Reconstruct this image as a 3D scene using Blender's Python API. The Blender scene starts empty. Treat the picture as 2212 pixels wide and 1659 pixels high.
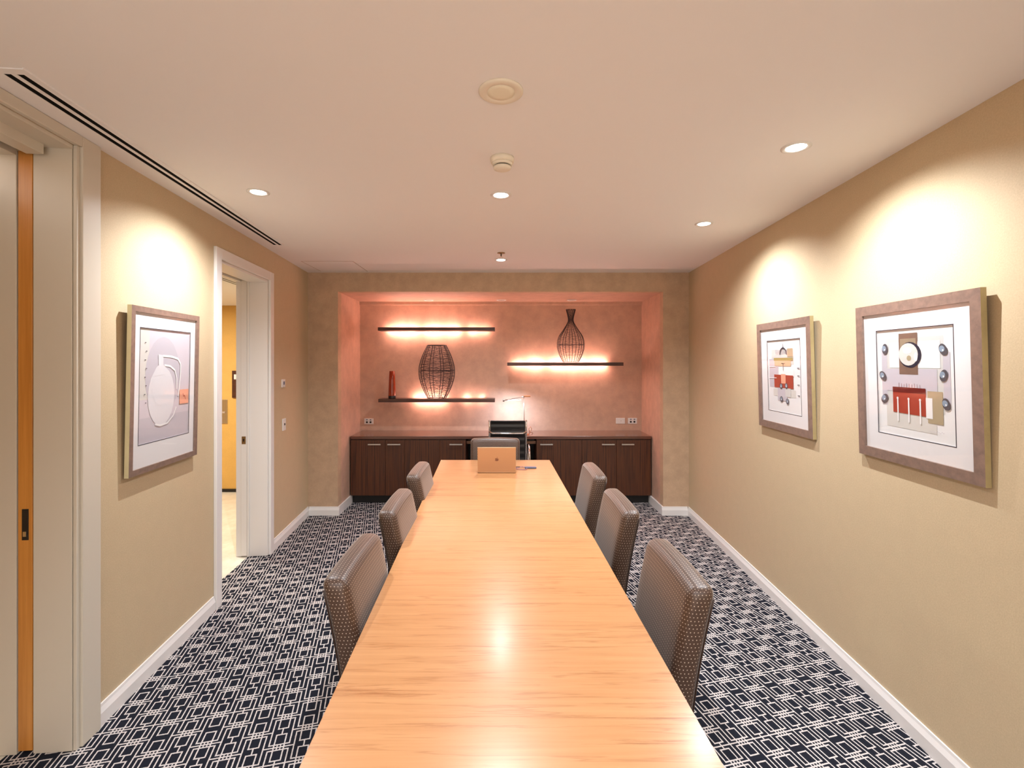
import bpy, bmesh, math, random
from mathutils import Vector, Matrix
C = bpy.context.scene.collection
S = bpy.context.scene
random.seed(4)
PI = math.pi
# ------------------------------------------------------------------ camera, world, exposure
F = 1030.0; CX = 1082.0; HY = 783.0; CH = 1.574; CEIL = 2.5
cam = bpy.data.cameras.new('camera'); cam.sensor_width = 36.0; cam.lens = 36.0*F/2212.0
cam.shift_x = (1106-CX)/2212.0; cam.shift_y = -(829.5-HY)/2212.0; cam.clip_start = .02
co = bpy.data.objects.new('camera', cam); C.objects.link(co)
co.location = (0, 0, CH); co.rotation_euler = (PI/2, 0, 0); S.camera = co
S.view_settings.view_transform = 'Standard'; S.view_settings.look = 'None'
S.view_settings.gamma = 1; S.view_settings.use_curve_mapping = False
S.view_settings.exposure = 0.62
w = bpy.data.worlds.new('world'); S.world = w; w.use_nodes = True
w.node_tree.nodes['Background'].inputs[0].default_value = (1.0, .87, .77, 1)
w.node_tree.nodes['Background'].inputs[1].default_value = 2.6
SPOT_COL = (.94, .96, 1.0); SPOT_W = 76
STRIP_COL = (1.0, .42, .24)

# ------------------------------------------------------------------ materials
def lin(h):
    r = []
    for c in h:
        c /= 255.0
        r.append(c/12.92 if c <= .04045 else ((c+.055)/1.055)**2.4)
    return tuple(r)+(1.0,)
class NT:
    def __init__(s, name):
        s.m = bpy.data.materials.new(name); s.m.use_nodes = True
        s.t = s.m.node_tree; s.b = s.t.nodes['Principled BSDF']
    def node(s, ty, **kw):
        n = s.t.nodes.new(ty)
        for k, v in kw.items(): setattr(n, k, v)
        return n
    def link(s, a, b): s.t.links.new(a, b)
    def put(s, sock, v):
        if isinstance(v, (int, float)): sock.default_value = v
        elif isinstance(v, tuple): sock.default_value = v
        else: s.link(v, sock)
    def math(s, op, a, b=None, c=None):
        n = s.node('ShaderNodeMath', operation=op)
        s.put(n.inputs[0], a)
        if b is not None: s.put(n.inputs[1], b)
        if c is not None: s.put(n.inputs[2], c)
        return n.outputs[0]
    def mix(s, f, a, b):
        n = s.node('ShaderNodeMix', data_type='RGBA')
        s.put(n.inputs[0], f); s.put(n.inputs[6], a); s.put(n.inputs[7], b)
        return n.outputs[2]
    def noise(s, vec, scale, detail=3, rough=.5):
        n = s.node('ShaderNodeTexNoise'); n.inputs['Scale'].default_value = scale
        n.inputs['Detail'].default_value = detail; n.inputs['Roughness'].default_value = rough
        s.link(vec, n.inputs['Vector']); return n.outputs['Fac']
    def coord(s, which='Object', scale=(1, 1, 1)):
        t = s.node('ShaderNodeTexCoord'); m = s.node('ShaderNodeMapping')
        m.inputs['Scale'].default_value = scale; s.link(t.outputs[which], m.inputs[0]); return m.outputs[0]
    def ramp(s, f, lo, hi):
        n = s.node('ShaderNodeMapRange'); s.link(f, n.inputs[0])
        n.inputs[1].default_value = lo; n.inputs[2].default_value = hi; return n.outputs[0]
    def bump(s, h, strength, dist=.002):
        n = s.node('ShaderNodeBump'); n.inputs['Strength'].default_value = strength
        n.inputs['Distance'].default_value = dist; s.link(h, n.inputs['Height']); s.link(n.outputs[0], s.b.inputs['Normal'])
def plain(name, col, rough=.5, metal=0, spec=.5, **kw):
    n = NT(name); n.b.inputs['Base Color'].default_value = tuple(col[:3])+(1,)
    n.b.inputs['Roughness'].default_value = rough; n.b.inputs['Metallic'].default_value = metal
    n.b.inputs['Specular IOR Level'].default_value = spec
    for k, v in kw.items(): n.b.inputs[k].default_value = v
    v = n.noise(n.coord('Object'), 60, 2)
    n.link(n.math('MULTIPLY_ADD', v, .08, rough-.04), n.b.inputs['Roughness'])
    return n.m
def emit(name, col, strength):
    n = NT(name); n.b.inputs['Base Color'].default_value = (.8, .8, .8, 1)
    n.b.inputs['Emission Color'].default_value = tuple(col[:3])+(1,); n.b.inputs['Emission Strength'].default_value = strength
    return n.m

def wallpaper(name, a, b, big, mott):
    n = NT(name); v = n.coord('Object')
    f = n.ramp(n.noise(v, 160, 4, .7), .3, .7)
    g = n.ramp(n.noise(v, big, 5, .65), .35, .65)
    c = n.mix(f, a, b)
    c2 = n.mix(n.math('MULTIPLY', g, mott), c, tuple(x*.72 for x in a[:3])+(1,))
    n.link(c2, n.b.inputs['Base Color']); n.b.inputs['Roughness'].default_value = .6
    n.b.inputs['Specular IOR Level'].default_value = .3
    n.bump(n.noise(v, 220, 3), .25, .001); return n.m
M = {}
M['wallpaper'] = wallpaper('wallpaper_tan', (.61, .49, .32, 1), (.52, .41, .26, 1), 14, .15)
M['plaster'] = wallpaper('mottled_wallpaper', (.60, .43, .29, 1), (.51, .355, .23, 1), 9, .7)
M['alcove'] = wallpaper('glow_tinted_mottled_wallpaper', (.66, .43, .32, 1), (.56, .345, .245, 1), 9, .7)  # reddened base carries the warm shelf lamp glow in its colour
M['amber'] = wallpaper('amber_wallpaper', (.74, .45, .13, 1), (.66, .39, .10, 1), 6, .35)
M['ceiling'] = plain('ceiling_paint', (.85, .83, .83), .85, spec=.2)
M['trim'] = plain('white_paint', (.78, .76, .74), .35)
M['jamb'] = plain('cream_paint', (.60, .55, .46), .4)
M['black'] = plain('black', (.006, .006, .006), .5)
M['blackslot'] = plain('slot_black', (.004, .004, .004), .9, spec=.1)
M['chrome'] = plain('chrome', (.8, .8, .8), .12, 1)
M['steel'] = plain('brushed_steel', (.62, .60, .58), .32, 1)
M['brass'] = plain('dull_brass', (.30, .20, .09), .35, .8)
M['leather'] = plain('black_leather', (.012, .011, .011), .38)
M['plastic'] = plain('white_plastic', (.74, .72, .70), .35)
M['cream_plastic'] = plain('cream_plastic', (.80, .74, .62), .45)
M['grille'] = plain('speaker_grille', (.84, .78, .62), .6)
M['lens'] = emit('lamp_lens', (1, .97, .92), 14)
M['unlit'] = plain('unlit_lens', (.45, .35, .28), .4)
M['tube'] = emit('warm_tube', (1, .55, .46), 62)
M['ledbar'] = emit('led_bar', (.92, .93, 1), 4)
M['copper'] = plain('copper', (.60, .28, .15), .3, .9)
M['wire'] = plain('dark_wire', (.022, .010, .014), .5)
n_ = NT('rose_aluminium'); n_.b.inputs['Base Color'].default_value = (.60, .40, .25, 1); n_.b.inputs['Metallic'].default_value = .6
n_.b.inputs['Roughness'].default_value = .36; M['laptop'] = n_.m
M['laptop_mark'] = plain('polished_mark', (.30, .17, .12), .25, .6)
M['keys'] = plain('dark_keys', (.02, .02, .02), .4)
M['screen'] = plain('dark_screen', (.01, .01, .012), .1)
M['bluegrey'] = plain('blue_grey', (.10, .12, .20), .35)
M['mauve'] = plain('mauve_lead', (.30, .16, .22), .4)
M['glasspane_'] = None
M['leg_wood'] = plain('dark_leg', (.03, .014, .009), .4)

def marble():
    n = NT('cream_marble'); v = n.coord('Object')
    c = n.mix(n.ramp(n.noise(v, 5, 8, .7), .35, .7), (.80, .76, .66, 1), (.62, .57, .47, 1))
    n.link(c, n.b.inputs['Base Color']); n.b.inputs['Roughness'].default_value = .25; return n.m
M['marble'] = marble()
def glow_glass():
    n = NT('amber_glass'); n.b.inputs['Base Color'].default_value = (.42, .055, .012, 1)
    n.b.inputs['Roughness'].default_value = .15; n.b.inputs['Transmission Weight'].default_value = .35
    n.b.inputs['Subsurface Weight'].default_value = 0
    c = n.mix(n.noise(n.coord('Object', (1, 1, 1)), 22, 2), (.50, .07, .014, 1), (.30, .03, .01, 1))
    n.link(c, n.b.inputs['Base Color']); return n.m
M['amber_glass'] = glow_glass()
def pane(name, refl=.10):
    n = NT(name); t = n.t; t.nodes.remove(n.b)
    tr = n.node('ShaderNodeBsdfTransparent'); gl = n.node('ShaderNodeBsdfGlossy'); gl.inputs['Roughness'].default_value = .03
    fr = n.node('ShaderNodeLayerWeight'); fr.inputs[0].default_value = .5
    fz = n.math('MULTIPLY_ADD', n.math('POWER', fr.outputs['Facing'], 5.0), .8, .03)
    mx = n.node('ShaderNodeMixShader'); n.link(fz, mx.inputs[0])
    n.link(tr.outputs[0], mx.inputs[1]); n.link(gl.outputs[0], mx.inputs[2])
    out = [x for x in t.nodes if x.type == 'OUTPUT_MATERIAL'][0]; n.link(mx.outputs[0], out.inputs[0]); return n.m
M['pane'] = pane('picture_glass')

def wood(name, a, b, line, scale, rough, coat=0., dens=.5, sharp=(.35, .65), contour=None):
    n = NT(name); v = n.coord('Object', scale)
    f = n.ramp(n.noise(v, 1, 5, .62), *sharp)
    c = n.mix(f, a, b)
    v2 = n.coord('Object', tuple(x*.45 for x in scale))
    ln = n.ramp(n.noise(v2, 1, 8, .78), .56, .66)
    c = n.mix(n.math('MULTIPLY', ln, dens), c, line)
    if contour:
        v3 = n.coord('Object', contour)
        q = n.math('ABSOLUTE', n.math('SUBTRACT', n.noise(v3, 1, 4, .6), .5))
        n.link(c, n.b.inputs['Base Color']); c = n.mix(n.math('MULTIPLY', n.math('SUBTRACT', 1.0, n.ramp(q, .0, .016)), .42), c, line)
    n.link(c, n.b.inputs['Base Color']); n.b.inputs['Roughness'].default_value = rough
    n.b.inputs['Coat Weight'].default_value = coat; n.b.inputs['Coat Roughness'].default_value = .2
    return n.m
M['table'] = wood('cherry_veneer', (.58, .30, .13, 1), (.50, .24, .095, 1), (.32, .12, .035, 1), (2.4, 60, 60), .30, .35, .9, (.3, .7), (.8, 15.0, 15.0))
M['cab'] = wood('dark_zebrano', (.115, .034, .009, 1), (.038, .011, .005, 1), (.014, .005, .003, 1), (70, 70, 1.6), .42, .0, .8)
M['top'] = wood('dark_worktop', (.15, .050, .028, 1), (.085, .028, .017, 1), (.035, .014, .01, 1), (2.0, 60, 60), .20, 1.0, .6)
M['shelf'] = wood('dark_shelf', (.085, .026, .012, 1), (.05, .015, .009, 1), (.02, .008, .006, 1), (2.5, 60, 60), .4, .1, .6)
M['oak'] = wood('orange_timber', (.62, .27, .055, 1), (.50, .20, .035, 1), (.30, .11, .02, 1), (60, 60, 1.6), .4, .2, .4)
M['frame'] = wood('bronze_frame', (.25, .165, .125, 1), (.18, .12, .095, 1), (.11, .07, .055, 1), (30, 30, 30), .42, .2, .4)
M['frame_side'] = wood('gilt_side', (.42, .34, .17, 1), (.34, .27, .13, 1), (.20, .15, .07, 1), (8, 8, 8), .45, 0, .3)
M['frame_cream'] = wood('pale_gilt_side', (.72, .66, .42, 1), (.66, .60, .38, 1), (.5, .43, .26, 1), (8, 8, 8), .45, 0, .2)
M['drawer_wood'] = wood('mid_timber', (.26, .12, .06, 1), (.20, .09, .045, 1), (.1, .04, .02, 1), (3, 60, 60), .4, .1, .4)

def fabric():
    n = NT('dotted_fabric'); uvn = n.node('ShaderNodeUVMap'); uvn.uv_map = 'UVMap'
    sp = n.node('ShaderNodeSeparateXYZ'); n.link(uvn.outputs[0], sp.inputs[0])
    P = .0115
    u = n.math('DIVIDE', sp.outputs[0], P); v = n.math('DIVIDE', sp.outputs[1], P)
    row = n.math('FLOOR', v); odd = n.math('MULTIPLY', n.math('MODULO', n.math('ABSOLUTE', row), 2.0), .5)
    fu = n.math('SUBTRACT', n.math('FRACT', n.math('ADD', u, odd)), .5); fv = n.math('SUBTRACT', n.math('FRACT', v), .5)
    d = n.math('SQRT', n.math('ADD', n.math('MULTIPLY', fu, fu), n.math('MULTIPLY', fv, fv)))
    dot = n.math('LESS_THAN', d, .145)
    nz = n.noise(n.coord('Object'), 400, 2)
    base = n.mix(nz, (.040, .019, .011, 1), (.080, .040, .024, 1))
    c = n.mix(dot, base, (.50, .40, .32, 1)); n.link(c, n.b.inputs['Base Color'])
    n.b.inputs['Roughness'].default_value = .42; n.b.inputs['Specular IOR Level'].default_value = .6
    n.b.inputs['Sheen Weight'].default_value = .55; n.b.inputs['Sheen Roughness'].default_value = .35
    n.b.inputs['Sheen Tint'].default_value = (1, .95, .9, 1)
    n.bump(nz, .3, .0008); return n.m
M['fabric'] = fabric()

def carpet():
    n = NT('geometric_carpet'); tc = n.node('ShaderNodeTexCoord')
    mp = n.node('ShaderNodeMapping', vector_type='POINT'); n.link(tc.outputs['Object'], mp.inputs[0])
    th = math.radians(14.0); HU, HV = .0980, .0866
    # phase: a knot of the pattern stands at (-1.026, 2.011)
    px, py = -1.026, 2.011
    u0 = px*math.cos(th)+py*math.sin(th); v0 = -px*math.sin(th)+py*math.cos(th)
    cx, cy = -1.159, 2.1525
    sp = n.node('ShaderNodeSeparateXYZ'); n.link(tc.outputs['Object'], sp.inputs[0])
    X, Y = sp.outputs[0], sp.outputs[1]
    wob = n.math('MULTIPLY', n.math('SUBTRACT', n.noise(tc.outputs['Object'], 260, 2), .5), .0035)
    u = n.math('DIVIDE', n.math('ADD', wob, n.math('SUBTRACT', n.math('ADD', n.math('MULTIPLY', X, math.cos(th)), n.math('MULTIPLY', Y, math.sin(th))), u0)), HU)
    v = n.math('DIVIDE', n.math('ADD', wob, n.math('SUBTRACT', n.math('ADD', n.math('MULTIPLY', X, -math.sin(th)), n.math('MULTIPLY', Y, math.cos(th))), v0)), HV)
    k = n.math('ROUND', u); du = n.math('ABSOLUTE', n.math('SUBTRACT', u, k))
    kodd = n.math('FLOORED_MODULO', k, 2.0)
    vv = n.math('SUBTRACT', v, kodd)
    a = n.math('ABSOLUTE', n.math('SUBTRACT', vv, n.math('MULTIPLY', n.math('ROUND', n.math('DIVIDE', vv, 2.0)), 2.0)))
    WU, WV = .027, .036
    def near(x, c, wd): return n.math('LESS_THAN', n.math('ABSOLUTE', n.math('SUBTRACT', x, c)), wd)
    def lt(x, c): return n.math('LESS_THAN', x, c)
    def gt(x, c): return n.math('GREATER_THAN', x, c)
    AND = lambda p, q: n.math('MULTIPLY', p, q)
    parts = []
    parts.append(AND(near(du, .4, WU), gt(a, .17-WV)))
    parts.append(AND(near(a, .17, WV), lt(du, .4+WU)))
    parts.append(lt(a, WV))
    parts.append(AND(gt(a, 1-WV), gt(du, .4)))
    parts.append(AND(near(du, .2, WU), lt(a, .8+WV)))
    parts.append(AND(near(du, .067, WU*.8), lt(a, .17)))
    parts.append(AND(near(a, .8, WV), lt(du, .2+WU)))
    vc = -cx*math.sin(th)+cy*math.cos(th); nC = round((vc-v0)/HV)
    rowt = n.math('FLOORED_MODULO', n.math('SUBTRACT', nC, n.math('ROUND', v)), 4.0)   # 0 cross, 1 bar, 2-3 stub
    isB = near(rowt, 1.0, .3); isC = n.math('LESS_THAN', rowt, .3)
    parts.append(AND(AND(lt(du, WU), gt(a, .8)), n.math('SUBTRACT', 1.0, isB)))
    parts.append(AND(gt(a, 1-WV), isC))
    m = parts[0]
    for p in parts[1:]: m = n.math('MAXIMUM', m, p)
    nz = n.noise(tc.outputs['Object'], 700, 2)
    dark = n.mix(nz, (.006, .007, .012, 1), (.020, .023, .034, 1))
    light = n.mix(nz, (.46, .42, .41, 1), (.70, .66, .64, 1))
    n.link(n.mix(m, dark, light), n.b.inputs['Base Color']); n.b.inputs['Roughness'].default_value = .95
    n.b.inputs['Specular IOR Level'].default_value = .1
    n.bump(nz, .5, .002); return n.m
M['carpet'] = carpet()

# ------------------------------------------------------------------ mesh helpers
def bx(bm, x0, x1, y0, y1, z0, z1, mat=0, bev=0):
    vs = [bm.verts.new(p) for p in ((x0,y0,z0),(x1,y0,z0),(x1,y1,z0),(x0,y1,z0),(x0,y0,z1),(x1,y0,z1),(x1,y1,z1),(x0,y1,z1))]
    fs = [bm.faces.new([vs[i] for i in q]) for q in ((3,2,1,0),(4,5,6,7),(0,1,5,4),(1,2,6,5),(2,3,7,6),(3,0,4,7))]
    for f in fs: f.material_index = mat
    if bev:
        r = bmesh.ops.bevel(bm, geom=list({e for f in fs for e in f.edges}), offset=bev, segments=2, affect='EDGES', profile=.5)
    return fs
def lathe(bm, prof, loc=(0, 0, 0), n=32, sx=1, sy=1, mat=0, cap=True):
    rings = []
    for r, z in prof:
        rings.append([bm.verts.new((loc[0]+r*sx*math.cos(2*PI*i/n), loc[1]+r*sy*math.sin(2*PI*i/n), loc[2]+z)) for i in range(n)])
    for a, b in zip(rings, rings[1:]):
        for i in range(n):
            f = bm.faces.new((a[i], a[(i+1) % n], b[(i+1) % n], b[i])); f.smooth = True; f.material_index = mat
    if cap:
        for rg, rev in ((rings[0], True), (rings[-1], False)):
            f = bm.faces.new(rg[::-1] if rev else rg); f.material_index = mat
def tube(bm, pts, r, n=8, closed=False, mat=0):
    pts = [Vector(p) for p in pts]; N = len(pts); rings = []
    prev = None
    for i, p in enumerate(pts):
        if closed: d = pts[(i+1) % N]-pts[i-1]
        else: d = pts[min(i+1, N-1)]-pts[max(i-1, 0)]
        d.normalize()
        if prev is None:
            up = Vector((0, 0, 1)) if abs(d.z) < .9 else Vector((1, 0, 0)); a = d.cross(up).normalized()
        else:
            a = (prev-d*prev.dot(d)).normalized()
        prev = a; b = d.cross(a)
        rings.append([bm.verts.new(p+a*r*math.cos(2*PI*j/n)+b*r*math.sin(2*PI*j/n)) for j in range(n)])
    for i in range(N if closed else N-1):
        A, B = rings[i], rings[(i+1) % N]
        for j in range(n):
            f = bm.faces.new((A[j], A[(j+1) % n], B[(j+1) % n], B[j])); f.smooth = True; f.material_index = mat
    if not closed:
        bm.faces.new(rings[0][::-1]); bm.faces.new(rings[-1])
def rbox(bm, c, dim, r, cuts=10, fn=None, mat=0):
    """rounded box centred at c, with a metric box-projected UV; fn deforms points"""
    uvl = bm.loops.layers.uv.get('UVMap') or bm.loops.layers.uv.new('UVMap')
    h = [d/2 for d in dim]; seen = {}
    def vert(p):
        key = tuple(round(x, 6) for x in p)
        if key in seen: return seen[key]
        q = [max(-h[i]+r, min(h[i]-r, p[i])) for i in range(3)]
        d = Vector(p)-Vector(q)
        if d.length > 1e-9: d = d.normalized()*r
        w_ = Vector(q)+d
        w_ = fn(w_) if fn else w_
        seen[key] = bm.verts.new(w_+Vector(c)); return seen[key]
    def ticks(i):
        L = h[i]; t = [-L]
        for s in (.15, .4, .7): t.append(-L+r*s)
        k = max(2, int(cuts*(L-r)/max(h)))
        for j in range(k+1): t.append(-L+r+(2*L-2*r)*j/k)
        for s in (.7, .4, .15): t.append(L-r*s)
        t.append(L); return t
    T = [ticks(i) for i in range(3)]
    for ax in range(3):
        i, j = [(1, 2), (0, 2), (0, 1)][ax]
        for sg in (-1, 1):
            for a0, a1 in zip(T[i], T[i][1:]):
                for b0, b1 in zip(T[j], T[j][1:]):
                    pp = []
                    for a, b in ((a0, b0), (a1, b0), (a1, b1), (a0, b1)):
                        p = [0, 0, 0]; p[ax] = sg*h[ax]; p[i] = a; p[j] = b; pp.append(p)
                    vs = [vert(p) for p in pp]
                    if len(set(vs)) < 4: continue
                    if (sg == 1) == (ax == 1): vs = vs[::-1]; pp = pp[::-1]
                    try: f = bm.faces.new(vs)
                    except ValueError: continue
                    f.smooth = True; f.material_index = mat
                    for l, p in zip(f.loops, pp): l[uvl].uv = (p[i]+.003, p[j]+.003)
def obj(name, bm, mats, parent=None, loc=None, rz=None):
    me = bpy.data.meshes.new(name); bm.normal_update(); bm.to_mesh(me); bm.free()
    for m in (mats if isinstance(mats, (list, tuple)) else [mats]): me.materials.append(m)
    o = bpy.data.objects.new(name, me); C.objects.link(o)
    if parent is not None: o.parent = parent
    if loc is not None: o.location = loc
    if rz is not None: o.rotation_euler = (0, 0, rz)
    return o
def B(*boxes, bev=0):
    bm = bmesh.new()
    for b in boxes: bx(bm, *b, bev=bev)
    return bm
def tag(o, label, cat, group=None, kind=None):
    o['label'] = label; o['category'] = cat
    if group: o['group'] = group
    if kind: o['kind'] = kind
    return o
def thing(name, label, cat, loc=(0, 0, 0), rz=0, group=None):
    o = bpy.data.objects.new(name, None); C.objects.link(o); o.empty_display_size = .1
    o.location = loc; o.rotation_euler = (0, 0, rz); return tag(o, label, cat, group)
def struct(name, bm, mats, loc=None, rz=None, label=None):
    o = obj(name, bm, mats, None, loc, rz); o['kind'] = 'structure'
    o['label'] = label or STRUCT.get(name, name.replace('_', ' ')); o['category'] = name.split('_')[0]
    return o
def copy_tree(src, loc, rz, label):
    r = src.copy(); C.objects.link(r); r.location = loc; r.rotation_euler = (0, 0, rz); r['label'] = label
    def rec(a, b):
        for ch in list(a.children):
            c = ch.copy(); C.objects.link(c); c.parent = b; rec(ch, c)
    rec(src, r); return r
STRUCT = {
 'wall_left': 'left side wall papered in speckled tan, with two doorways',
 'wall_right': 'long right side wall papered in speckled tan, hung with two pictures',
 'wall_back': 'far end wall piers and header framing the lit alcove',
 'wall_alcove': 'mottled wallpaper wall at the rear of the pink lit alcove',
 'wall_alcove_left': 'left cheek wall of the alcove beside the cabinets',
 'wall_alcove_right': 'right cheek wall of the alcove beside the cabinets',
 'ceiling': 'smooth cream white main ceiling with downlights',
 'ceiling_alcove': 'lowered soffit over the alcove',
 'floor': 'navy carpet with a cream interlocking geometric pattern',
 'floor_corridor': 'cream marble floor seen through the open side doorway',
 'wall_corridor': 'amber yellow corridor wall seen through the side doorway',
 'ceiling_corridor': 'pale corridor ceiling seen through the side doorway',
}
AL = math.atan(.0866); AR = -math.atan(.0688)
LO = (-1.5644, 0, 0); RO = (1.599, 0, 0)
kL = 1/math.cos(AL); kR = 1/math.cos(AR)
YB = 4.914; Y0 = -2.1
XLb = -1.5644-.0866*YB; XRb = 1.599+.0688*YB

# ------------------------------------------------------------------ setting: shell
# floor
bm = bmesh.new(); vs = [bm.verts.new(p) for p in ((-1.86, Y0-.1, 0), (1.9, Y0-.1, 0), (2.2, 6.0, 0), (-2.03-.0866*2.3, 6.0, 0), (-2.03, 3.6, 0))]
bm.faces.new(vs); bmesh.ops.solidify(bm, geom=list(bm.faces), thickness=.05) if False else None
struct('floor', bm, M['carpet'])
struct('floor_corridor', B((-5.0, -1.62, .4, 6.2, -.06, -.002)), M['marble'])
# ceiling
struct('ceiling', B((-2.3, 2.3, Y0-.1, YB+.02, CEIL, CEIL+.1)), M['ceiling'])
# left wall with two doorways (local: x = out of the wall into the room, y = along it)
D1a, D1b, D1z = .78*kL, 1.95*kL, 2.455
D2a, D2b, D2z = 3.10*kL, 3.90*kL, 2.245
T = .245
struct('wall_left', B((-T, 0, Y0, D1a, 0, CEIL), (-T, 0, D1b, D2a, 0, CEIL), (-T, 0, D2b, YB*kL+.0, 0, CEIL),
      (-T, 0, D1a, D1b, D1z+.0, CEIL), (-T, 0, D2a, D2b, D2z, CEIL)), M['wallpaper'], LO, AL)
struct('wall_right', B((0, .15, Y0, YB*kR+.01, 0, CEIL)), M['wallpaper'], RO, AR)
RX0, RX1, RZ = -1.679, 1.672, 2.304
YA = 5.75; AX0, AX1 = -1.697, 1.697
struct('wall_back', B((XLb-.05, RX0, YB, YB+.1, 0, CEIL), (RX1, XRb+.05, YB, YB+.1, 0, CEIL), (RX0, RX1, YB, YB+.1, RZ, CEIL)), M['plaster'])
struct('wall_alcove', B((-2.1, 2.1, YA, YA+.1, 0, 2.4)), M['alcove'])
def prism(pts, z0, z1):
    bm = bmesh.new(); a = [bm.verts.new((x, y, z0)) for x, y in pts]; b = [bm.verts.new((x, y, z1)) for x, y in pts]
    bm.faces.new(a[::-1]); bm.faces.new(b)
    for i in range(len(pts)):
        j = (i+1) % len(pts); bm.faces.new((a[i], a[j], b[j], b[i]))
    return bm
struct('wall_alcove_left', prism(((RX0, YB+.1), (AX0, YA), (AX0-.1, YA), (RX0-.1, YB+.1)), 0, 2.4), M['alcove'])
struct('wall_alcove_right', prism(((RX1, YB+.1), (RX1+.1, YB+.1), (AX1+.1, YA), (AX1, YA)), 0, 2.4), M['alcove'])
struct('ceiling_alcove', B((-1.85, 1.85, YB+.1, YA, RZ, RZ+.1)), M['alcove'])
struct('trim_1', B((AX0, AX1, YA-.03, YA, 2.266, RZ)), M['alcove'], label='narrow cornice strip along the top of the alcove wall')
# rear wall behind the camera, with a window added for fill light
bm = B((-1.40, -1.30, Y0-.1, Y0, 0, CEIL), (1.40, 1.48, Y0-.1, Y0, 0, CEIL), (-1.3, 1.4, Y0-.1, Y0, 0, .35), (-1.3, 1.4, Y0-.1, Y0, 2.4, CEIL))
struct('wall_rear', bm, M['wallpaper'], label='short wall around the added window behind the viewer')
wn = struct('window_added', B((-1.3, -1.25, Y0-.08, Y0-.02, .35, 2.4), (1.35, 1.4, Y0-.08, Y0-.02, .35, 2.4), (.02, .08, Y0-.08, Y0-.02, .35, 2.4),
     (-1.25, 1.35, Y0-.08, Y0-.02, .35, .40), (-1.25, 1.35, Y0-.08, Y0-.02, 2.35, 2.4)), M['trim'], label='added white framed window behind the viewer, letting in fill light')
obj('added_window_pane', B((-1.25, 1.35, Y0-.055, Y0-.05, .4, 2.35)), M['pane'], wn)
# corridor beyond the left wall
struct('wall_corridor', B((-5.0, -2.1, 5.81, 5.9, 0, 2.5), (-5.0, -4.9, .4, 5.81, 0, 2.5), (-5, -1.95, .3, .4, 0, 2.5)), M['amber'])
struct('ceiling_corridor', B((-5.0, -2.18, .3, 5.9, 2.268, 2.32)), M['ceiling'])
struct('baseboard_corridor', B((-5.0, -2.2, 5.795, 5.81, 0, .035)), M['black'], label='thin black skirting under the amber corridor wall')
# baseboards
def board(bm, x0, x1, y0, y1):
    bx(bm, x0, x1, y0, y1, 0, .085, bev=.003)
def skirt(axis, o, rz, a, b, side, name, label):
    bm = bmesh.new()
    t = .016
    prof = [(0, 0), (t, 0), (t, .055), (t*.55, .078), (t*.45, .09), (0, .09)]
    ra = []
    for s in (a, b): ra.append([bm.verts.new((side*p[0], s, p[1])) for p in prof])
    n = len(prof)
    for i in range(n):
        j = (i+1) % n; bm.faces.new((ra[0][i], ra[0][j], ra[1][j], ra[1][i]))
    bm.faces.new(ra[0]); bm.faces.new(ra[1][::-1]); bmesh.ops.recalc_face_normals(bm, faces=bm.faces)
    return struct(name, bm, M['trim'], o, rz, label)
skirt(0, LO, AL, D1b+.10, D2a-.075, 1, 'baseboard_left', 'white skirting below the large left picture')
skirt(0, LO, AL, D2b+.075, YB*kL-.002, 1, 'baseboard_left_far', 'white skirting between side doorway and far left corner')
skirt(0, RO, AR, Y0+.02, YB*kR-.002, -1, 'baseboard_right', 'long white skirting along the right wall')
skirt(0, (0, YB, 0), -PI/2, XLb+.016, RX0, 1, 'baseboard_back_left', 'short white skirting on the left end pier') if False else None
def skirt_x(x0, x1, y, name, label):
    bm = bmesh.new(); t = .016
    prof = [(0, 0), (t, 0), (t, .055), (t*.55, .078), (t*.45, .09), (0, .09)]
    ra = [[bm.verts.new((s, y-p[0], p[1])) for p in prof] for s in (x0, x1)]; n = len(prof)
    for i in range(n):
        j = (i+1) % n; bm.faces.new((ra[0][i], ra[0][j], ra[1][j], ra[1][i]))
    bm.faces.new(ra[0]); bm.faces.new(ra[1][::-1]); bmesh.ops.recalc_face_normals(bm, faces=bm.faces)
    struct(name, bm, M['trim'], label=label)
skirt_x(XLb+.017, RX0+.016, YB, 'baseboard_back_left', 'short white skirting on the left end pier')
skirt_x(RX1-.016, XRb-.017, YB, 'baseboard_back_right', 'short white skirting on the right end pier')
struct('baseboard_alcove_left', B((RX0-.005, RX0+.014, YB, 5.36, 0, .09)), M['trim'], label='white skirting on the left cheek of the alcove')
struct('baseboard_alcove_right', B((RX1-.014, RX1+.005, YB, 5.36, 0, .09)), M['trim'], label='white skirting on the right cheek of the alcove')

# ---- doorway 2 (side doorway to the corridor)
def casing(bm, a, b, z, w_, t, d=0.0):
    bx(bm, d, d+t, a-w_, a, 0, z+w_, bev=.003); bx(bm, d, d+t, b, b+w_, 0, z+w_, bev=.003)
    bx(bm, d, d+t, a, b, z, z+w_, bev=.003)
dr = struct('door_2', B((-.012, .0, D2a, D2a+.001, 0, .01)), M['trim'], LO, AL, label='open side doorway to the corridor with white casing and pocket door')
bm = bmesh.new(); casing(bm, D2a, D2b, D2z, .07, .02); obj('casing', bm, M['trim'], dr)
e = .018
bm = B((-.155, .0, D2b-e, D2b, 0, D2z), (-.155, 0, D2a, D2a+e, 0, D2z), (-.155, 0, D2a+e, D2b-e, D2z-e, D2z),
       (-T, -.205, D2b-e, D2b, 0, D2z), (-T, -.205, D2a, D2a+e, 0, D2z), (-T, -.205, D2a+e, D2b-e, D2z-e, D2z),
       (-.155, -.14, D2b-e-.012, D2b-e, 0, D2z-e), bev=.002)
obj('jamb', bm, M['trim'], dr)
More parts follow.
